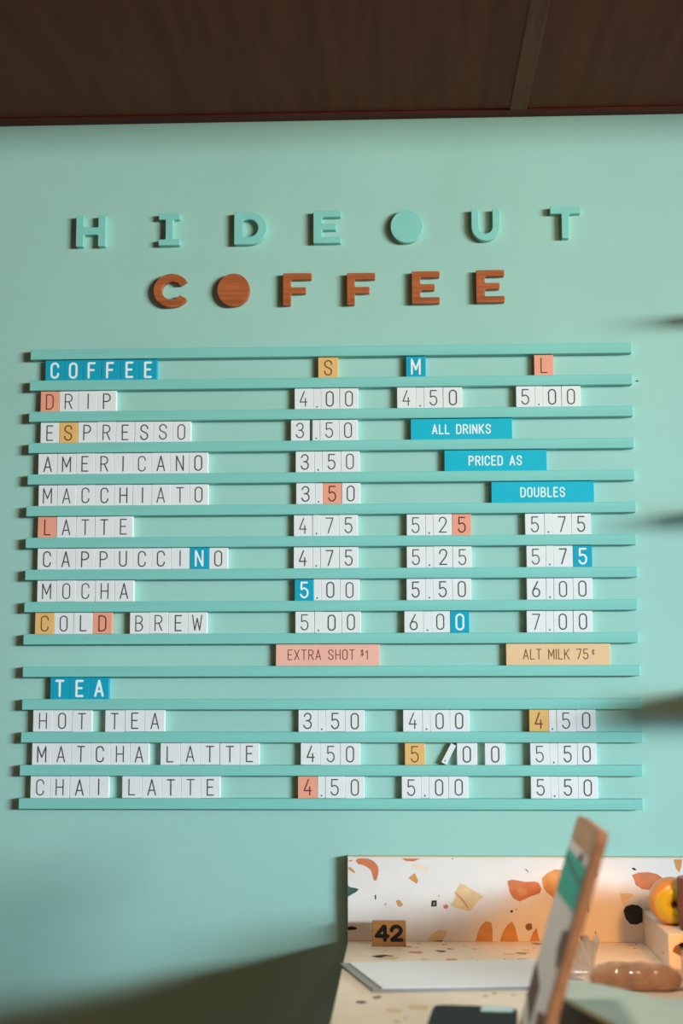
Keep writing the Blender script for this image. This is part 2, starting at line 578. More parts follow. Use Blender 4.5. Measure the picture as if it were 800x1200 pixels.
# ------------------------------------------------------------------ menu rails
PR = .016                                     # how far a rail stands off the wall
RL = [(35.6, 415), (34.6, 451.7), (33.7, 488.5), (33, 524.9), (32, 562.2), (30.4, 599.7), (29.7, 636.5), (29.1, 673.8),
      (28.1, 711.9), (27.1, 749.2), (26.3, 787.4), (25.5, 826.2), (24.3, 864.2), (22.8, 903.7), (21.6, 940.5)]
RR = [(740.2, 407), (741, 444.7), (741.8, 481.6), (742.8, 519), (743.75, 556), (745.3, 594), (745.4, 631.3), (747, 669.7),
      (747, 708.8), (748, 746.9), (750, 785.6), (751, 825.6), (753, 864.7), (753, 902.8), (753.5, 941.9)]
RH = .0175
SP = .054
Z1 = CAM.z + .5587
RAILZ = [Z1 - SP * i for i in range(15)]
ROWN = ['COFFEE heading', 'DRIP row', 'ESPRESSO row', 'AMERICANO row', 'MACCHIATO row', 'first LATTE row', 'CAPPUCCINO row',
        'MOCHA row', 'COLD BREW row', 'EXTRA SHOT row', 'TEA heading', 'HOT TEA row', 'MATCHA LATTE row', 'CHAI LATTE row']
for i in range(15):
    xa = at_y(*RL[i], -PR).x
    xb = at_y(*RR[i], -PR).x
    bm = bmesh.new()
    L = xb - xa
    box(bm, -L / 2, L / 2, -PR, 0, -RH / 2, RH / 2, .0011, 0, 2)
    o = new_obj('menu_rail', bm, M['rail'], None, ((xa + xb) / 2, 0, RAILZ[i]))
    if i == 0:
        lab = 'topmost long teal wooden rail, above the blue COFFEE heading tiles'
    elif i == 14:
        lab = 'bottommost long teal wooden rail, under the CHAI LATTE tiles'
    else:
        lab = 'long teal wooden rail between the %s and the %s' % (ROWN[i - 1], ROWN[i])
    tag(o, lab, 'rail', 'menu rails on the teal wall')

# ------------------------------------------------------------------ tiles
TT = .0112                                    # tile thickness
TH = SP - RH - .0009                          # tile height
ORD = ['first', 'second', 'third', 'fourth', 'fifth', 'sixth', 'seventh', 'eighth', 'ninth', 'tenth']
INK = {'blue_strip': 'ink_white', 'white': 'ink', 'blue': 'ink_white', 'peach': 'ink_brown', 'amber': 'ink_sepia', 'peach_strip': 'ink_brown',
       'amber_strip': 'ink_sepia'}


def slab_tile(bm, wd, ht, t):
    e = .0005
    box(bm, -wd / 2, wd / 2, -t, 0, 0, ht, e)


def make_tile(row, xl, xr, ch, colour, name, label, group, cat, small=False, bold=False, dz=0, rot=0.0, dy=0.0):
    zb = RAILZ[row + 1] + RH / 2
    a, b = at_y(xl, 400 + 37 * row, -TT).x, at_y(xr, 400 + 37 * row, -TT).x
    py = 415 + 37.5 * row + 19
    a, b = at_y(xl, py, -TT).x, at_y(xr, py, -TT).x
    wd = b - a - random.choice((.0002, .0002, .0002, .0003, .0007))
    bm = bmesh.new()
    slab_tile(bm, wd, TH, TT)
    y = -TT - .00012
    if ch == '.':
        ink_strokes(bm, GLYPH['.'][1], random.uniform(-.0004, .0004), .0042, .02, .0029, y, 1)
    else:
        sz = TH * .70
        sw = .0037 if bold else (.0031 if colour == 'blue' else random.uniform(.0018, .0022))
        gw = GLYPH[ch][0] * sz
        ink_strokes(bm, GLYPH[ch][1], -gw / 2 + random.uniform(-.0006, .0006), TH * .145 + random.uniform(-.0004, .0004), sz, sw, y, 1)
    o = new_obj(name, bm, [M[colour], M[INK[colour]]], None, ((a + b) / 2, -dy, zb + dz), (0, rot, 0), smooth='raw')
    return tag(o, label, cat, group)


# words: row, left px, right px, text, {index: colour}, base colour, how the word is named in the labels
WORDS = [
    (0, 53.1, 184, 'COFFEE', {}, 'blue', 'the blue COFFEE heading'),
    (1, 47.3, 136.3, 'DRIP', {0: 'peach'}, 'white', 'DRIP'),
    (2, 47.3, 223.8, 'ESPRESSO', {1: 'amber'}, 'white', 'ESPRESSO'),
    (3, 44.7, 243.6, 'AMERICANO', {}, 'white', 'AMERICANO'),
    (4, 45, 244, 'MACCHIATO', {}, 'white', 'MACCHIATO'),
    (5, 44, 155.9, 'LATTE', {0: 'peach'}, 'white', 'the LATTE below MACCHIATO'),
    (6, 43.7, 267, 'CAPPUCCINO', {8: 'blue'}, 'white', 'CAPPUCCINO'),
    (7, 43.4, 156.8, 'MOCHA', {}, 'white', 'MOCHA'),
    (8, 40.8, 131.2, 'COLD', {0: 'amber', 3: 'peach'}, 'white', 'COLD'),
    (8, 152, 242.6, 'BREW', {}, 'white', 'BREW'),
    (10, 58.8, 127.4, 'TEA', {}, 'blue', 'the blue TEA heading'),
    (11, 38.7, 107.6, 'HOT', {}, 'white', 'HOT'),
    (11, 123, 193, 'TEA', {}, 'white', 'TEA beside HOT'),
    (12, 37.5, 174.7, 'MATCHA', {}, 'white', 'MATCHA'),
    (12, 187.9, 304, 'LATTE', {}, 'white', 'the LATTE beside MATCHA'),
    (13, 35.6, 127.4, 'CHAI', {}, 'white', 'CHAI'),
    (13, 143, 258, 'LATTE', {}, 'white', 'the LATTE beside CHAI'),
]
for row, xl, xr, txt, cols, base, nm in WORDS:
    p = (xr - xl) / len(txt)
    for k, ch in enumerate(txt):
        c = cols.get(k, base)
        lab = '%s tile reading %s, %s letter of %s' % (c, ch, ORD[k], nm)
        gap = 0
        make_tile(row, xl + p * k, xl + p * (k + 1), ch, c, 'letter_tile', lab, 'letter tiles on the menu rails', 'letter tile',
                  bold=(base == 'blue'), dz=random.choice((0, 0, 0, .0003)), rot=random.uniform(-.004, .004), dy=random.uniform(.0, .0009))
for x0_, x1_, ch, c, t in ((372.5, 396, 'S', 'amber', 'small'), (475.4, 498.8, 'M', 'blue', 'medium'), (625.6, 648.4, 'L', 'peach', 'large')):
    make_tile(0, x0_, x1_, ch, c, 'letter_tile', 'single %s tile reading %s, heading its price column' % (c, ch),
              'letter tiles on the menu rails', 'letter tile', dz=.0)

# prices: row, left px, right px, text, {index: colour}
DR = {1: 'DRIP', 2: 'ESPRESSO', 3: 'AMERICANO', 4: 'MACCHIATO', 5: 'LATTE under MACCHIATO', 6: 'CAPPUCCINO', 7: 'MOCHA',
      8: 'COLD BREW', 11: 'HOT TEA', 12: 'MATCHA LATTE', 13: 'CHAI LATTE'}
PRICES = [
    (1, 345, 419.6, '4.00', {}), (1, 465, 541.4, '4.50', {}), (1, 604.4, 680, '5.00', {}),
    (2, 340.4, 419.3, '3|.50', {}), (3, 346, 421.4, '3.50', {}), (4, 346.7, 422.3, '3.50', {2: 'peach'}),
    (5, 344, 419, '4.75', {}), (5, 476, 551.9, '5.25', {3: 'peach'}), (5, 615, 692.2, '5.75', {}),
    (6, 343.8, 419.7, '4.75', {}), (6, 476.3, 552.5, '5.25', {}), (6, 616.6, 693.8, '5.75', {3: 'blue'}),
    (7, 345, 420.6, '5.00', {0: 'blue'}), (7, 476, 552.2, '5.50', {}), (7, 616.9, 694, '6.00', {}),
    (8, 345.6, 422.8, '5.00', {}), (8, 473.4, 549.7, '6.00', {3: 'blue'}), (8, 616.6, 694, '7.00', {}),
    (11, 349.4, 426.9, '3.50', {}), (11, 471.9, 549.7, '4.00', {}), (11, 619.7, 697.8, '4.50', {0: 'amber'}),
    (12, 352, 422, '450', {}), (12, 621, 699, '5.50', {}),
    (13, 348.8, 426.9, '4.50', {0: 'peach'}), (13, 470.3, 548.4, '5.00', {}), (13, 621.6, 700.3, '5.50', {}),
]


def price_tile(row, xl, xr, ch, c, txt, col, k, rot=None, dz=None, dy=None):
    t = txt.replace('|', '')
    if ch == '.':
        lab = 'narrow %s tile with a period in the %s %s price of %s' % (c, col, t, DR[row])
    else:
        digs = [i for i, q in enumerate(t) if q != '.']
        pos = {0: 'first', 1: 'middle', 2: 'last'}[digs.index(k)]
        lab = '%s tile reading %s, %s digit of the %s %s price of %s' % (c, ch, pos, col, t, DR[row])
    return make_tile(row, xl, xr, ch, c, 'period_tile' if ch == '.' else 'number_tile', lab, 'price tiles on the menu rails',
                     'price tile', rot=random.uniform(-.005, .005) if rot is None else rot,
                     dz=random.choice((0, 0, .0003)) if dz is None else dz, dy=random.uniform(0, .0009) if dy is None else dy)


for row, xl, xr, txt, cols in PRICES:
    col = 'small' if xl < 440 else 'medium' if xl < 580 else 'large'
    unit = {'.': .40, '|': .14}
    U = (xr - xl) / sum(unit.get(c, 1) for c in txt)
    x = xl
    k = 0
    for ch in txt:
        wd = unit.get(ch, 1) * U
        if ch != '|':
            price_tile(row, x, x + wd, ch, cols.get(k, 'white'), txt, col, k)
            k += 1
        x += wd
# the loose medium price of MATCHA LATTE: its period tile leans against the next digit
price_tile(12, 474, 497.8, '5', 'amber', '5.00', 'medium', 0, 0, 0, 0)
price_tile(12, 535, 559, '0', 'white', '5.00', 'medium', 2, 0, 0, 0)
price_tile(12, 567.8, 591.6, '0', 'white', '5.00', 'medium', 3, 0, 0, 0)
bm = bmesh.new()
zb = RAILZ[13] + RH / 2
xa, xb = at_y(516, 894, -TT).x, at_y(534, 872, -TT).x
wd = .0094
ang = math.radians(28)
slab_tile(bm, wd, TH * .99, TT - .002)
ink_strokes(bm, GLYPH['.'][1], -.0002, .0052, .02, .0024, -TT + .002 - .00012, 1)
xr_ = at_y(534.6, 880, -TT).x                 # the digit it leans on begins here
xc = xr_ - TH * .99 * math.sin(ang) - wd / 2 * math.cos(ang) - .0004
o = new_obj('period_tile', bm, [M['white'], M['ink']], None, (xc, -.0008, zb + wd / 2 * math.sin(ang)), (0, ang, 0), smooth='raw')
tag(o, 'narrow white tile with a period leaning over in the MATCHA LATTE row', 'price tile', 'price tiles on the menu rails')

# printed strips
STRIPS = [
    (2, 481, 600, 'ALL DRINKS', 'blue_strip', .0148, .00225, .0044, 'blue strip reading ALL DRINKS on the ESPRESSO row'),
    (3, 520.5, 640.6, 'PRICED AS', 'blue_strip', .0148, .00225, .0044, 'blue strip reading PRICED AS on the AMERICANO row'),
    (4, 575.6, 696, 'DOUBLES', 'blue_strip', .0148, .00225, .0044, 'blue strip reading DOUBLES on the MACCHIATO row'),
    (9, 323, 444.4, 'EXTRA SHOT', 'peach_strip', .0160, .00135, .0043, 'peach strip reading EXTRA SHOT $1 below the COLD BREW row'),
    (9, 592.8, 714.7, 'ALT MILK 75', 'amber_strip', .0160, .00150, .0038, 'amber strip reading ALT MILK 75¢ below the COLD BREW row'),
]
for row, xl, xr, txt, colour, sz, sw, gap, lab in STRIPS:
    py = 415 + 37.5 * row + 19
    a, b = at_y(xl, py, -TT).x, at_y(xr, py, -TT).x
    bm = bmesh.new()
    slab_tile(bm, b - a, TH, TT)
    y = -TT - .00012
    z0 = TH * .29
    if txt == 'EXTRA SHOT':
        px0, px1 = at_y(336, py, -TT).x - (a + b) / 2, at_y(416.5, py, -TT).x - (a + b) / 2
        ink_text(bm, txt, (px0 + px1) / 2, z0, sz, sw, gap, y, 1)
        ink_strokes(bm, GLYPH['$'][1], at_y(423, py, -TT).x - (a + b) / 2, z0 + .0068, .0085, .0009, y, 1)
        ink_strokes(bm, GLYPH['1'][1], at_y(428.6, py, -TT).x - (a + b) / 2, z0 + .0005, .0140, .0013, y, 1)
    elif txt == 'ALT MILK 75':
        px0, px1 = at_y(611.5, py, -TT).x - (a + b) / 2, at_y(690.5, py, -TT).x - (a + b) / 2
        ink_text(bm, txt, (px0 + px1) / 2, z0, sz, sw, gap, y, 1)
        ink_strokes(bm, GLYPH['¢'][1], at_y(693.8, py, -TT).x - (a + b) / 2, z0 + .0075, .0088, .0010, y, 1)
    else:
        ink_text(bm, txt, {'ALL DRINKS': 0, 'PRICED AS': -.0005, 'DOUBLES': 0}[txt], z0, sz, sw, gap, y, 1)
    o = new_obj('message_strip', bm, [M[colour], M[INK[colour]]], None, ((a + b) / 2, 0, RAILZ[row + 1] + RH / 2), smooth='raw')
    tag(o, lab, 'sign strip', 'printed strips on the menu rails')


# ------------------------------------------------------------------ wall letters
def round_poly(pts, r, n=4):
    """round every corner of a polygon"""
    out = []
    N = len(pts)
    for i in range(N):
        p, a, b = Vector(pts[i]), Vector(pts[i - 1]), Vector(pts[(i + 1) % N])
        da, db = (a - p), (b - p)
        rr = min(r, da.length * .45, db.length * .45)
        p0, p1 = p + da.normalized() * rr, p + db.normalized() * rr
        for k in range(n + 1):
            t = k / n
            out.append((1 - t) ** 2 * p0 + 2 * t * (1 - t) * p + t * t * p1)
    return out


def wall_letter(name, polys, px, py0, py1, depth, material, label, group, px1=None, ax=1.0):
    """polys in units of the letter height (x to the right from the left edge); cut from board of the given thickness"""
    a, b = at_y(px, (py0 + py1) / 2, -depth), at_y(px, py0, -depth)
    zt, zb = at_y(px, py0, -depth).z, at_y(px, py1, -depth).z
    H = zt - zb
    wid = max(p[0] for p in polys[0])
    sx = H
    if px1 is not None:
        sx = (at_y(px1, (py0 + py1) / 2, -depth).x - a.x) / wid
    cu = bpy.data.curves.new(name, 'CURVE')
    cu.dimensions = '2D'
    cu.fill_mode = 'BOTH'
    cu.extrude = depth / 2 - .0008
    cu.bevel_depth = .0008
    cu.bevel_resolution = 1
    cu.offset = -.0008
    for P in polys:
        sp = cu.splines.new('POLY')
        sp.points.add(len(P) - 1)
        for q, pt in zip(sp.points, P):
            q.co = ((pt[0] - wid / 2) * sx, pt[1] * H, 0, 1)
        sp.use_cyclic_u = True
    tmp = bpy.data.objects.new('tmp', cu)
    me = bpy.data.meshes.new_from_object(tmp)
    bpy.data.objects.remove(tmp)
    bpy.data.curves.remove(cu)
    me.name = name
    me.transform(Matrix.Rotation(math.pi / 2, 4, 'X'))
    me.materials.clear()
    me.materials.append(material)
    for p_ in me.polygons:
        p_.material_index = 0
    o = bpy.data.objects.new(name, me)
    C.objects.link(o)
    o.location = (a.x + wid * sx / 2, -depth / 2, zb)
    return tag(o, label, 'wall letter', group)


R = .045
t = .25
PH = [round_poly([(0, 0), (t, 0), (t, .38), (.70, .38), (.70, 0), (.95, 0), (.95, 1), (.70, 1), (.70, .62), (t, .62), (t, 1), (0, 1)], R)]
PI_ = [round_poly([(0, 0), (.70, 0), (.70, .19), (.475, .19), (.475, .81), (.70, .81), (.70, 1), (0, 1), (0, .81), (.225, .81), (.225, .19), (0, .19)], R)]
PE = [round_poly([(0, 0), (.87, 0), (.87, .19), (.27, .19), (.27, .41), (.72, .41), (.72, .60), (.27, .60), (.27, .81), (.87, .81), (.87, 1), (0, 1)], R)]
PF = [round_poly([(0, 0), (.25, 0), (.25, .36), (.72, .36), (.72, .56), (.25, .56), (.25, .80), (.90, .80), (.90, 1), (0, 1)], R)]
PT = [round_poly([(.36, 0), (.60, 0), (.60, .77), (.98, .77), (.98, 1), (0, 1), (0, .77), (.36, .77)], R)]
PD = [round_poly([(0, 0), (.45, 0)] + arc(.47, .5, .53, .5, -80, 80, 14) + [(.45, 1), (0, 1)], .04, 2),
      [Vector(p) for p in [(.27, .78), (.27, .24), (.45, .24)] + arc(.47, .51, .26, .27, -80, 80, 10) + [(.45, .78)]]]
PO = [[Vector(p) for p in arc(.5, .5, .5, .5, 0, 352.5, 47)]]
PU = [round_poly([(0, 1), (0, .46)] + arc(.46, .46, .46, .46, 188, 352, 16) + [(.92, .46), (.92, 1), (.68, 1), (.68, .46)]
                 + arc(.46, .46, .22, .23, -8, -172, 12) + [(.24, .46), (.24, 1)], .035, 2)]
PC = [round_poly(arc(.5, .5, .5, .5, 32, 328, 36) + arc(.5, .5, .27, .27, 328, 32, 28), .03, 2)]
T1 = 'teal wooden letters on the wall'
T2 = 'brown wooden letters on the wall'
lt, lw = M['letter_teal'], M['letter_wood']
wall_letter('wall_letter', PH, 88.9, 253, 289, .012, lt, 'teal wooden letter H, leftmost of the upper row on the wall', T1, 124)
wall_letter('wall_letter', PI_, 185.6, 250.4, 287.6, .012, lt, 'teal wooden letter I with wide serifs in the upper row', T1, 211)
wall_letter('wall_letter', PD, 274, 249, 286.5, .012, lt, 'teal wooden letter D in the upper row on the wall', T1, 312.6)
wall_letter('wall_letter', PE, 366.8, 247.4, 285, .012, lt, 'teal wooden letter E beside the teal disc', T1, 399.5)
wall_letter('wall_letter', PO, 457.3, 246.3, 284.6, .012, lt, 'solid teal wooden disc standing in for a letter, upper row', T1, 495.3)
wall_letter('wall_letter', PU, 552, 245.3, 282.3, .012, lt, 'teal wooden letter U right of the teal disc', T1, 585.6)
wall_letter('wall_letter', PT, 644.5, 242, 279.3, .012, lt, 'teal wooden letter T, rightmost of the upper row', T1, 680.6)
wall_letter('wall_letter', PC, 179.4, 321, 360, .012, lw, 'brown wooden letter C, leftmost of the lower row', T2, 218.5)
wall_letter('wall_letter', PO, 254.2, 320.7, 359, .012, lw, 'solid brown wooden disc between the letters C and F', T2, 292.4)
wall_letter('wall_letter', PF, 331.2, 320.2, 357.6, .012, lw, 'brown wooden letter F right beside the brown disc', T2, 365)
wall_letter('wall_letter', PF, 406.2, 320, 357, .012, lw, 'brown wooden letter F left of the two brown letters E', T2, 439.5)
wall_letter('wall_letter', PE, 482.2, 318, 355.6, .012, lw, 'brown wooden letter E, second from right in the lower row', T2, 515)
wall_letter('wall_letter', PE, 557.6, 316.5, 354.3, .012, lw, 'brown wooden letter E, rightmost of the lower row', T2, 591)

# ------------------------------------------------------------------ numbered block "42"
na = at_z(436, 1109, CT)
ny = na.y
nx0, nx1 = at_y(436, 1095, ny).x, at_y(475.5, 1095, ny).x
nz1 = at_y(455, 1079.5, ny).z
bm = bmesh.new()
nw, nh = nx1 - nx0, nz1 - CT
box(bm, -nw / 2, nw / 2, 0, .009, 0, nh, .0007)
yk = -.00015
H4 = nh * .56
z0 = nh * .235


def poly(bm, pts, x0, z0, sx, sz, y, mi):
    f = bm.faces.new([bm.verts.new((x0 + a * sx, y, z0 + b * sz)) for a, b in pts])
    f.normal_update()
    if f.normal.y > 0:
        f.normal_flip()
    f.material_index = mi


DW = nw * .40
GW = .62
ink_strokes(bm, [[(.40, .98), (.02, .30), (.60, .30)], [(.46, .95), (.46, .02)]], -nw * .39, z0, H4, H4 * .28, yk, 1, 1.42)
ink_strokes(bm, [[(.05, .70)] + arc(.28, .70, .24, .28, 172, -20, 12) + [(.44, .48), (.06, .03), (.56, .03)]],
            nw * .05, z0, H4, H4 * .28, yk, 1, 1.42)
o = new_obj('number_block', bm, [M['kraft'], M['black']], None, ((nx0 + nx1) / 2, ny, CT + .0003), smooth='raw')
tag(o, 'small brown block with black number 42 standing on the worktop', 'number block')

# ------------------------------------------------------------------ white sheet on a grey board
p0, p1, p2, p3 = at_z(398, 1129, CT + .004), at_z(437, 1160, CT + .004), at_z(612, 1157, CT + .004), at_z(625, 1123, CT + .004)
ang = math.atan2((p2 - p1).y, (p2 - p1).x)
left = (p0 - p1).length
br = thing('grey_board', 'white sheet on a flat grey board lying at the worktop edge', 'board', (p1.x, p1.y, CT + .0003), (0, 0, ang))
# in local coordinates: x along the front edge, y towards the wall
inv = Matrix.Rotation(-ang, 4, 'Z')
lq = inv @ (p0 - p1)
skew = lq.x
dep = lq.y


def skew_slab(bm, x0, x1, y0, y1, z0, z1, mi=0, wav=0.0):
    n = 12
    top, bot = [], []
    loop = [(x0, y0)] + [(x0 + (x1 - x0) * i / n, y0) for i in range(1, n)] + [(x1, y0), (x1, y1)] \
        + [(x1 - (x1 - x0) * i / n, y1) for i in range(1, n)] + [(x0, y1)]
    P = [Vector((a + skew * b / dep, b, 0)) for a, b in loop]
    tv = [bm.verts.new((p.x, p.y, z1 + wav * math.sin(p.x * 30))) for p in P]
    bv = [bm.verts.new((p.x, p.y, z0)) for p in P]
    N = len(P)
    bm.faces.new(tv).material_index = mi
    bm.faces.new(bv[::-1]).material_index = mi
    for i in range(N):
        bm.faces.new([bv[i], bv[(i + 1) % N], tv[(i + 1) % N], tv[i]]).material_index = mi


bm = bmesh.new()
skew_slab(bm, 0, .30, 0, dep, 0, .004)
new_obj('base_board', bm, M['grey_metal'], br)
bm = bmesh.new()
skew_slab(bm, .013, .298, .003, dep - .002, .0042, .0056, 0, .0005)
tag(new_obj('sheet', bm, M['paper'], br), 'white paper sheet', None)

# ------------------------------------------------------------------ clipboard leaning to the right
cf = 1.70 - 2.3787 + .0
cbz = CAM.z - .154
TX = .204
yF, yN = CAM.y + 1.70, CAM.y + 1.515
lean = math.atan2(.079, .26)
LEN = .272
cb = thing('clipboard', 'upright wooden clipboard with teal and white sheet standing on the worktop', 'clipboard',
           (TX - .079, (yF + yN) / 2, CT + .0003), (0, 0, 0))
WID = yF - yN
# local board frame: u along the width (towards the wall), v up the slope, n out of the printed face (to the left)
vdir = Vector((math.sin(lean), 0, math.cos(lean)))
ndir = Vector((-math.cos(lean), 0, math.sin(lean)))
udir = Vector((0, 1, 0))
MB = Matrix((udir, vdir, ndir)).transposed().to_4x4()
MB.translation = Vector((.0, 0, .004))


def rounded_rect(u0, u1, v0, v1, r, n=6):
    out = []
    for cx, cy, a in ((u1 - r, v1 - r, 0), (u0 + r, v1 - r, 90), (u0 + r, v0 + r, 180), (u1 - r, v0 + r, 270)):
        out += arc(cx, cy, r, r, a, a + 90, n)
    return out


def plate(pts, z0, z1, bev=0.0, mi=0):
    b = bmesh.new()
    lo = [b.verts.new((p[0], p[1], z0)) for p in pts]
    hi = [b.verts.new((p[0], p[1], z1)) for p in pts]
    b.faces.new(lo[::-1])
    b.faces.new(hi)
    N = len(pts)
    for i in range(N):
        b.faces.new([lo[i], lo[(i + 1) % N], hi[(i + 1) % N], hi[i]])
    b.normal_update()
    if bev:
        ed = [e for e in b.edges if abs(e.verts[0].co.z - e.verts[1].co.z) < 1e-6]
        bmesh.ops.bevel(b, geom=ed, offset=bev, segments=2, affect='EDGES')
    for f in b.faces:
        f.material_index = mi
    return b


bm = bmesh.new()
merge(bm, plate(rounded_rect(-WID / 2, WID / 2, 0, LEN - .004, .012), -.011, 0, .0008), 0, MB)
for f in bm.faces:                            # edges browner than the faces: shade put into their colour
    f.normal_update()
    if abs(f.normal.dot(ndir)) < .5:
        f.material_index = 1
new_obj('board', bm, [M['board'], M['shaded_edge']], cb)
bm = bmesh.new()
hw = WID / 2
merge(bm, plate([(-hw + .012, .03), (hw - .004, .03), (hw - .004, LEN - .032), (hw - .03, LEN - .034), (0, LEN - .034), (-hw + .03, LEN - .036),
                 (-hw + .012, LEN - .032)], .0002, .0010), 0, MB)
PRT = [
    (1, [(-hw + .012, LEN - .046), (hw - .004, LEN - .043), (hw - .004, LEN - .094), (-hw + .012, LEN - .094)]),
    (2, [(-hw + .012, LEN - .062), (hw - .004, LEN - .050), (hw - .004, LEN - .055), (-hw + .012, LEN - .068)]),
    (3, [(-hw + .012, LEN - .112), (-hw + .05, LEN - .118), (-hw + .055, LEN - .14), (-hw + .03, LEN - .155), (-hw + .012, LEN - .15)]),
    (3, [(hw - .004, LEN - .176), (hw - .085, LEN - .19), (hw - .09, LEN - .235), (hw - .004, LEN - .215)]),
    (3, [(-hw + .012, LEN - .20), (-hw + .07, LEN - .21), (-hw + .06, LEN - .228), (-hw + .012, LEN - .225)]),
]
for k, (mi, pts) in enumerate(PRT):
    f = bm.faces.new([bm.verts.new(MB @ Vector((a, b, .0012 + k * .00005))) for a, b in pts])
    f.material_index = mi
tag(new_obj('sheet', bm, [M['paper'], M['teal_print'], M['black'], M['brown_print']], cb), 'printed sheet, teal above and white below', None)
bm = bmesh.new()   # bolt of the clip at the top of the board
bmesh.ops.create_cone(bm, cap_ends=True, segments=20, radius1=.004, radius2=.0035, depth=.003,
                      matrix=MB @ Matrix.Translation((-hw + .055, LEN - .040, .0028)))
new_obj('pin', bm, M['black_plastic'], cb)
bm = bmesh.new()   # slotted foot that holds the board upright
box(bm, -.012, .016, -WID / 2 + .02, WID / 2 - .02, 0, .018, .002)
new_obj('foot', bm, M['board'], cb)

# ------------------------------------------------------------------ black card terminal
q0, q1 = at_z(508, 1177, CT + .016), at_z(606, 1180, CT + .016)
pw = (q1 - q0).length
ph = thing('card_terminal', 'black flat terminal with pale blue screen lying at the bottom edge', 'terminal',
           (q0.x, q0.y, CT + .0003), (0, 0, math.atan2((q1 - q0).y, (q1 - q0).x)))
bm = plate(rounded_rect(0, pw, -.16, 0, .012), 0, .016, .002)
new_obj('body', bm, M['black_plastic'], ph)
bm = plate(rounded_rect(pw * .58, pw - .004, -.034, -.005, .003), .0161, .0168)
tag(new_obj('screen', bm, M['screen'], ph), 'pale blue screen', None)


# ------------------------------------------------------------------ apple
def lathe(profile, seg=40):
    b = bmesh.new()
    rings = []
    for r, z in profile:
        if r < 1e-6:
            rings.append([b.verts.new((0, 0, z))])
        else:
            rings.append([b.verts.new((r * math.cos(2 * math.pi * i / seg), r * math.sin(2 * math.pi * i / seg), z)) for i in range(seg)])
    for A_, B_ in zip(rings[:-1], rings[1:]):
        for i in range(seg):
            j = (i + 1) % seg
            if len(A_) == 1 and len(B_) == 1:
                continue
            if len(A_) == 1:
                b.faces.new([A_[0], B_[i], B_[j]])
            elif len(B_) == 1:
                b.faces.new([A_[i], A_[j], B_[0]])
            else:
                b.faces.new([A_[i], A_[j], B_[j], B_[i]])
    return b


am = mat('apple_skin', '#E0A44C', .3, spec=.5)
nt = am.node_tree
bs = nt.nodes['Principled BSDF']
tc = nt.nodes.new('ShaderNodeTexCoord')
sep = nt.nodes.new('ShaderNodeSeparateXYZ')
nt.links.new(tc.outputs['Object'], sep.inputs[0])
nz = nt.nodes.new('ShaderNodeTexNoise')
nz.inputs['Scale'].default_value = 40
nt.links.new(tc.outputs['Object'], nz.inputs['Vector'])
ma = nt.nodes.new('ShaderNodeMath')
ma.operation = 'MULTIPLY_ADD'
ma.inputs[1].default_value = .012
nt.links.new(nz.outputs['Fac'], ma.inputs[0])
nt.links.new(sep.outputs['Z'], ma.inputs[2])
mr = nt.nodes.new('ShaderNodeMapRange')
mr.inputs['From Min'].default_value = .030
mr.inputs['From Max'].default_value = .036
nt.links.new(ma.outputs[0], mr.inputs['Value'])
rmp = nt.nodes.new('ShaderNodeValToRGB')
e = rmp.color_ramp.elements
e[0].position, e[0].color = 0, lin('#E5A556')
e[1].position, e[1].color = 1, lin('#CFC038')
x = e.new(.45)
x.color = lin('#E3BC58')
nt.links.new(mr.outputs['Result'], rmp.inputs['Fac'])
nt.links.new(rmp.outputs['Color'], bs.inputs['Base Color'])
AR = .0375
prof = catmull([(0, -.027), (.006, -.030), (.014, -.034), (.024, -.030), (.033, -.016), (AR, .004), (.034, .022), (.024, .0325),
                (.014, .034), (.007, .029), (.002, .021), (0, .0195)], 5)
prof = [(max(0, p.x), p.y) for p in prof]
prof[0] = (0, prof[0][1])
prof[-1] = (0, prof[-1][1])
ay = -.152
ac = at_y(786, 1055, ay)
app = thing('apple', 'yellow green apple lying on its side on the terrazzo block', 'apple', (ac.x, ay, rz + .0003))
d = Vector((.08, -1, -.10)).normalized()
q = d.to_track_quat('Z', 'X')
bm = lathe(prof)
bo = new_obj('flesh', bm, am, app, (0, 0, .0347), q.to_euler(), True)
bo.scale = (.93, .93, .93)
bm = lathe([(0, .0185), (.0016, .0190), (.0013, .026), (.0015, .033), (.0018, .036), (0, .0362)], 12)
tag(new_obj('stem', bm, M['shaded_side_and_stem'], app, (0, 0, .0347), q.to_euler(), True), 'dark brown stem', None)

# ------------------------------------------------------------------ brown cup at the frame's right edge
cyc = -.207
cr = .034
cl = at_y(794, 1060, cyc)
cup = thing('cup', 'brown stoneware cup in front of the apple, cut by the right edge', 'cup', (cl.x + cr, cyc, rz + .0003))
chh = .075
bm = lathe([(0, .0), (.029, 0), (.0315, .002), (.0335, .02), (.034, .05), (.034, chh - .002), (.0335, chh), (.032, chh),
            (.0312, chh - .002), (.031, .03), (.028, .008), (0, .006)], 48)
new_obj('body', bm, M['cup'], cup, smooth=True)
bm = bmesh.new()
hp = catmull([(.0325, 0, .060), (.046, 0, .064), (.057, 0, .050), (.055, 0, .030), (.044, 0, .018), (.0328, 0, .022)], 6)
prev = None
for i, p in enumerate(hp):
    tg = (hp[min(i + 1, len(hp) - 1)] - hp[max(i - 1, 0)]).normalized()
    n1 = Vector((0, 1, 0))
    n2 = tg.cross(n1)
    ring = [bm.verts.new(p + (n1 * math.cos(2 * math.pi * k / 10) * .0055 + n2 * math.sin(2 * math.pi * k / 10) * .0038)) for k in range(10)]
    if prev:
        for k in range(10):
            bm.faces.new([prev[k], prev[(k + 1) % 10], ring[(k + 1) % 10], ring[k]])
    prev = ring
new_obj('handle', bm, M['cup'], cup, smooth=True)

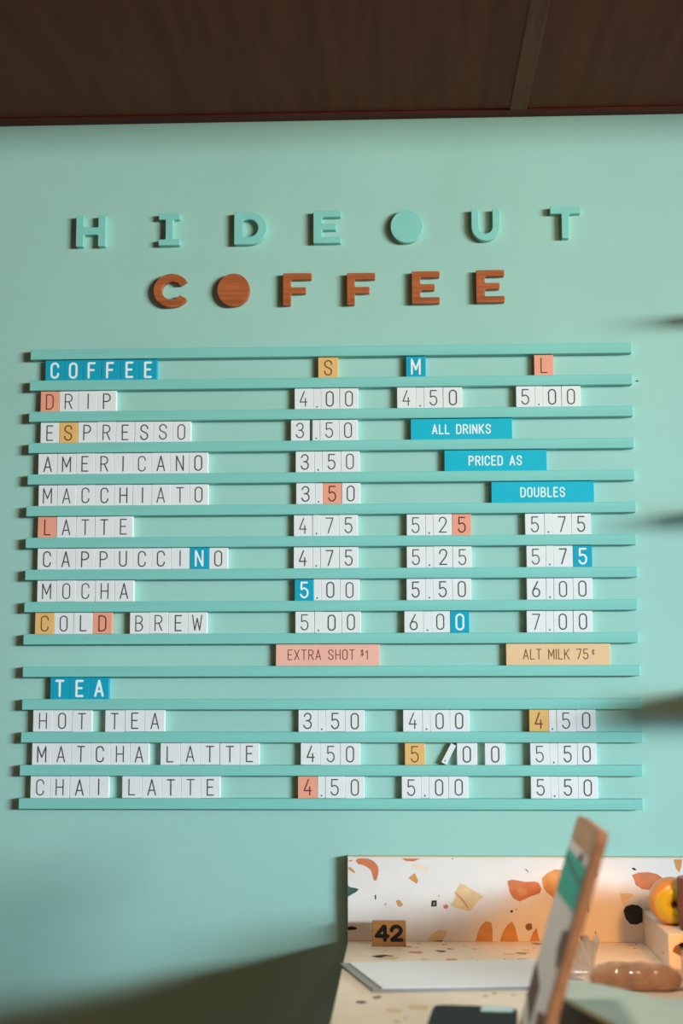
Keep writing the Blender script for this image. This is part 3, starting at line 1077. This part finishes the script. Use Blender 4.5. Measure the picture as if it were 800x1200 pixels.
# ------------------------------------------------------------------ wrapped pastry
film = bpy.data.materials.new('clear_wrap')
film.use_nodes = True
nt = film.node_tree
nt.nodes.clear()
out = nt.nodes.new('ShaderNodeOutputMaterial')
mix = nt.nodes.new('ShaderNodeMixShader')
tr = nt.nodes.new('ShaderNodeBsdfTransparent')
mx2 = nt.nodes.new('ShaderNodeMixShader')
gl = nt.nodes.new('ShaderNodeBsdfGlossy')
gl.inputs['Roughness'].default_value = .12
df = nt.nodes.new('ShaderNodeBsdfTranslucent')
df.inputs['Color'].default_value = (.9, .84, .8, 1)
dd = nt.nodes.new('ShaderNodeBsdfDiffuse')
dd.inputs['Color'].default_value = (.9, .82, .78, 1)
ad = nt.nodes.new('ShaderNodeMixShader')
nt.links.new(df.outputs[0], ad.inputs[1])
nt.links.new(dd.outputs[0], ad.inputs[2])
mx2.inputs[0].default_value = .45
nt.links.new(ad.outputs[0], mx2.inputs[1])
nt.links.new(gl.outputs[0], mx2.inputs[2])
tc = nt.nodes.new('ShaderNodeTexCoord')
nz = nt.nodes.new('ShaderNodeTexNoise')
nz.inputs['Scale'].default_value = 55
nt.links.new(tc.outputs['Object'], nz.inputs['Vector'])
bp = nt.nodes.new('ShaderNodeBump')
bp.inputs['Strength'].default_value = .8
bp.inputs['Distance'].default_value = .004
nt.links.new(nz.outputs['Fac'], bp.inputs['Height'])
nt.links.new(bp.outputs['Normal'], gl.inputs['Normal'])
mix.inputs[0].default_value = .78
nt.links.new(tr.outputs[0], mix.inputs[1])
nt.links.new(mx2.outputs[0], mix.inputs[2])
nt.links.new(mix.outputs[0], out.inputs['Surface'])
M['crust'] = mat('golden_crust', '#D79A66', .6, (35, .3, (1, 1, 1)), (50, .5))


def loaf(L, rw, rh, n=28, seg=24, grow=0.0, ripple=0.0):
    b = bmesh.new()
    rings = []
    for i in range(n + 1):
        t_ = -1 + 2 * i / n
        s = max(0.0, 1 - abs(t_) ** 3.2) ** .5
        ring = []
        for k in range(seg):
            a = 2 * math.pi * k / seg
            rr = 1 + ripple * math.sin(5 * a + 9 * t_) + .03 * math.sin(14 * t_)
            z = rh * s * math.sin(a) * rr
            z = max(z, -rh * .55)
            ring.append(b.verts.new((t_ * (L / 2 + grow), (rw * math.cos(a) * rr) * s, z + rh * .55)))
        rings.append(ring)
    for A_, B_ in zip(rings[:-1], rings[1:]):
        for k in range(seg):
            b.faces.new([A_[k], A_[(k + 1) % seg], B_[(k + 1) % seg], B_[k]])
    bmesh.ops.remove_doubles(b, verts=b.verts, dist=1e-5)
    return b


def frill(b, base, dirv, length, spread, folds=5):
    """pleated fan of film"""
    base, dirv = Vector(base), Vector(dirv).normalized()
    side = dirv.cross(Vector((0, 1, 0)))
    if side.length < .2:
        side = dirv.cross(Vector((0, 0, 1)))
    side.normalize()
    nrm = dirv.cross(side)
    n = folds * 6
    rows = []
    for j in range(6):
        tt = j / 5
        row = []
        for i in range(n + 1):
            u = -1 + 2 * i / n
            a = u * spread
            r = .004 + tt * length * (1 + .12 * math.sin(i * 1.3))
            p = base + (dirv * math.cos(a) + side * math.sin(a)) * r + nrm * (.006 * tt * math.sin(i * math.pi / 3))
            row.append(b.verts.new(p))
        rows.append(row)
    for A_, B_ in zip(rows[:-1], rows[1:]):
        for i in range(n):
            b.faces.new([A_[i], A_[i + 1], B_[i + 1], B_[i]])


pc = at_z(745, 1158, CT)
pas = thing('wrapped_pastry', 'golden pastry in clear wrap lying in front of the terrazzo block', 'pastry', (pc.x, pc.y, CT + .0003), (0, 0, -.12))
new_obj('bread', loaf(.125, .026, .021), M['crust'], pas, (0, 0, .001), smooth=True)
film_thin = film.copy()
film_thin.name = 'thin_clear_wrap'
for nd in film_thin.node_tree.nodes:
    if nd.type == 'MIX_SHADER' and nd.outputs[0].links and nd.outputs[0].links[0].to_node.type == 'OUTPUT_MATERIAL':
        nd.inputs[0].default_value = .24
tag(new_obj('wrapper', loaf(.128, .0275, .0225, grow=.003, ripple=.03), film_thin, pas, smooth=True), 'clear crinkled film', None)
b = bmesh.new()
frill(b, (-.058, .004, .016), (-.9, .3, .9), .044, 1.0)
tag(new_obj('wrapper_end', b, film, pas, smooth=True), 'gathered whitish film fan', None)
b = bmesh.new()
frill(b, (.060, 0, .018), (.8, 0, .6), .032, .9)
tag(new_obj('wrapper_end', b, film, pas, smooth=True), 'gathered whitish film fan', None)

# ------------------------------------------------------------------ sage box in the near right corner
BZ = 1.0
OUT = [(648, 1150), (676, 1150), (702, 1153), (735, 1160), (772, 1170), (815, 1171), (850, 1195), (870, 1250), (800, 1245), (760, 1224),
       (721, 1201), (677, 1178), (652, 1163)]
OP = [at_z(a_, b_, BZ) for a_, b_ in OUT]
bc = sum(OP, Vector()) / len(OP)
OP = [(p.x - bc.x, p.y - bc.y) for p in OP]
tin = thing('tin_box', 'pale sage box with shade painted on its sides in the bottom right corner', 'box', (bc.x, bc.y, CT + .0003))
bm = plate([(a_ * .97, b_ * .97) for a_, b_ in OP], 0, BZ - CT - .006)
new_obj('body', bm, M['shaded_side_and_stem'], tin)
bm = plate(OP, BZ - CT - .0058, BZ - CT, .0015)
tag(new_obj('lid', bm, M['sage'], tin), 'pale sage lid', None)

# ------------------------------------------------------------------ wall shelves just right of the view
for k, (py, dep_, th_) in enumerate(((398, .16, .016), (630, .19, .018), (862, .26, .038))):
    zb = at_y(800, py, 0).z + .20 * dep_
    bm = bmesh.new()
    box(bm, -.015, .6, -dep_, 0, 0, th_, .002)
    o = new_obj('wall_shelf', bm, M['shelf'], None, (.60, 0, zb))
    tag(o, '%s wooden shelf on the wall right of the menu rails' % ('upper', 'middle', 'lower')[k], 'shelf', 'shelves right of the menu')

# unseen crate added right of the view to shade the backsplash
cr_ = thing('added_shade_crate', 'slatted crate added out of view to shade the backsplash', 'crate', (.66, -.45, CT + .0003))
for nm, x0, x1, y0, y1 in (('end_panel', -.15, -.138, -.19, .19), ('end_panel', .138, .15, -.19, .19)):
    bm = bmesh.new()
    box(bm, x0, x1, y0, y1, 0, .135, .001)
    new_obj(nm, bm, M['shelf'], cr_)
for y0 in (-.202, .1905):
    for z0_ in (0, .046, .092):
        bm = bmesh.new()
        box(bm, -.15, .15, y0, y0 + .0115, z0_, z0_ + .040, .001)
        new_obj('slat', bm, M['shelf'], cr_)
bm = bmesh.new()
box(bm, -.1375, .1375, -.19, .19, 0, .010, .001)
new_obj('bottom_panel', bm, M['shelf'], cr_)

# small nail near the second rail's right end
bm = bmesh.new()
np_ = at_y(747, 446.3, -.001)
bmesh.ops.create_cone(bm, cap_ends=True, segments=12, radius1=.0012, radius2=.0009, depth=.003, matrix=Matrix.Rotation(math.pi / 2, 4, 'X'))
o = new_obj('nail', bm, M['black'], None, (np_.x, -.0014, np_.z))
tag(o, 'tiny dark nail in the wall by the second rail', 'nail')
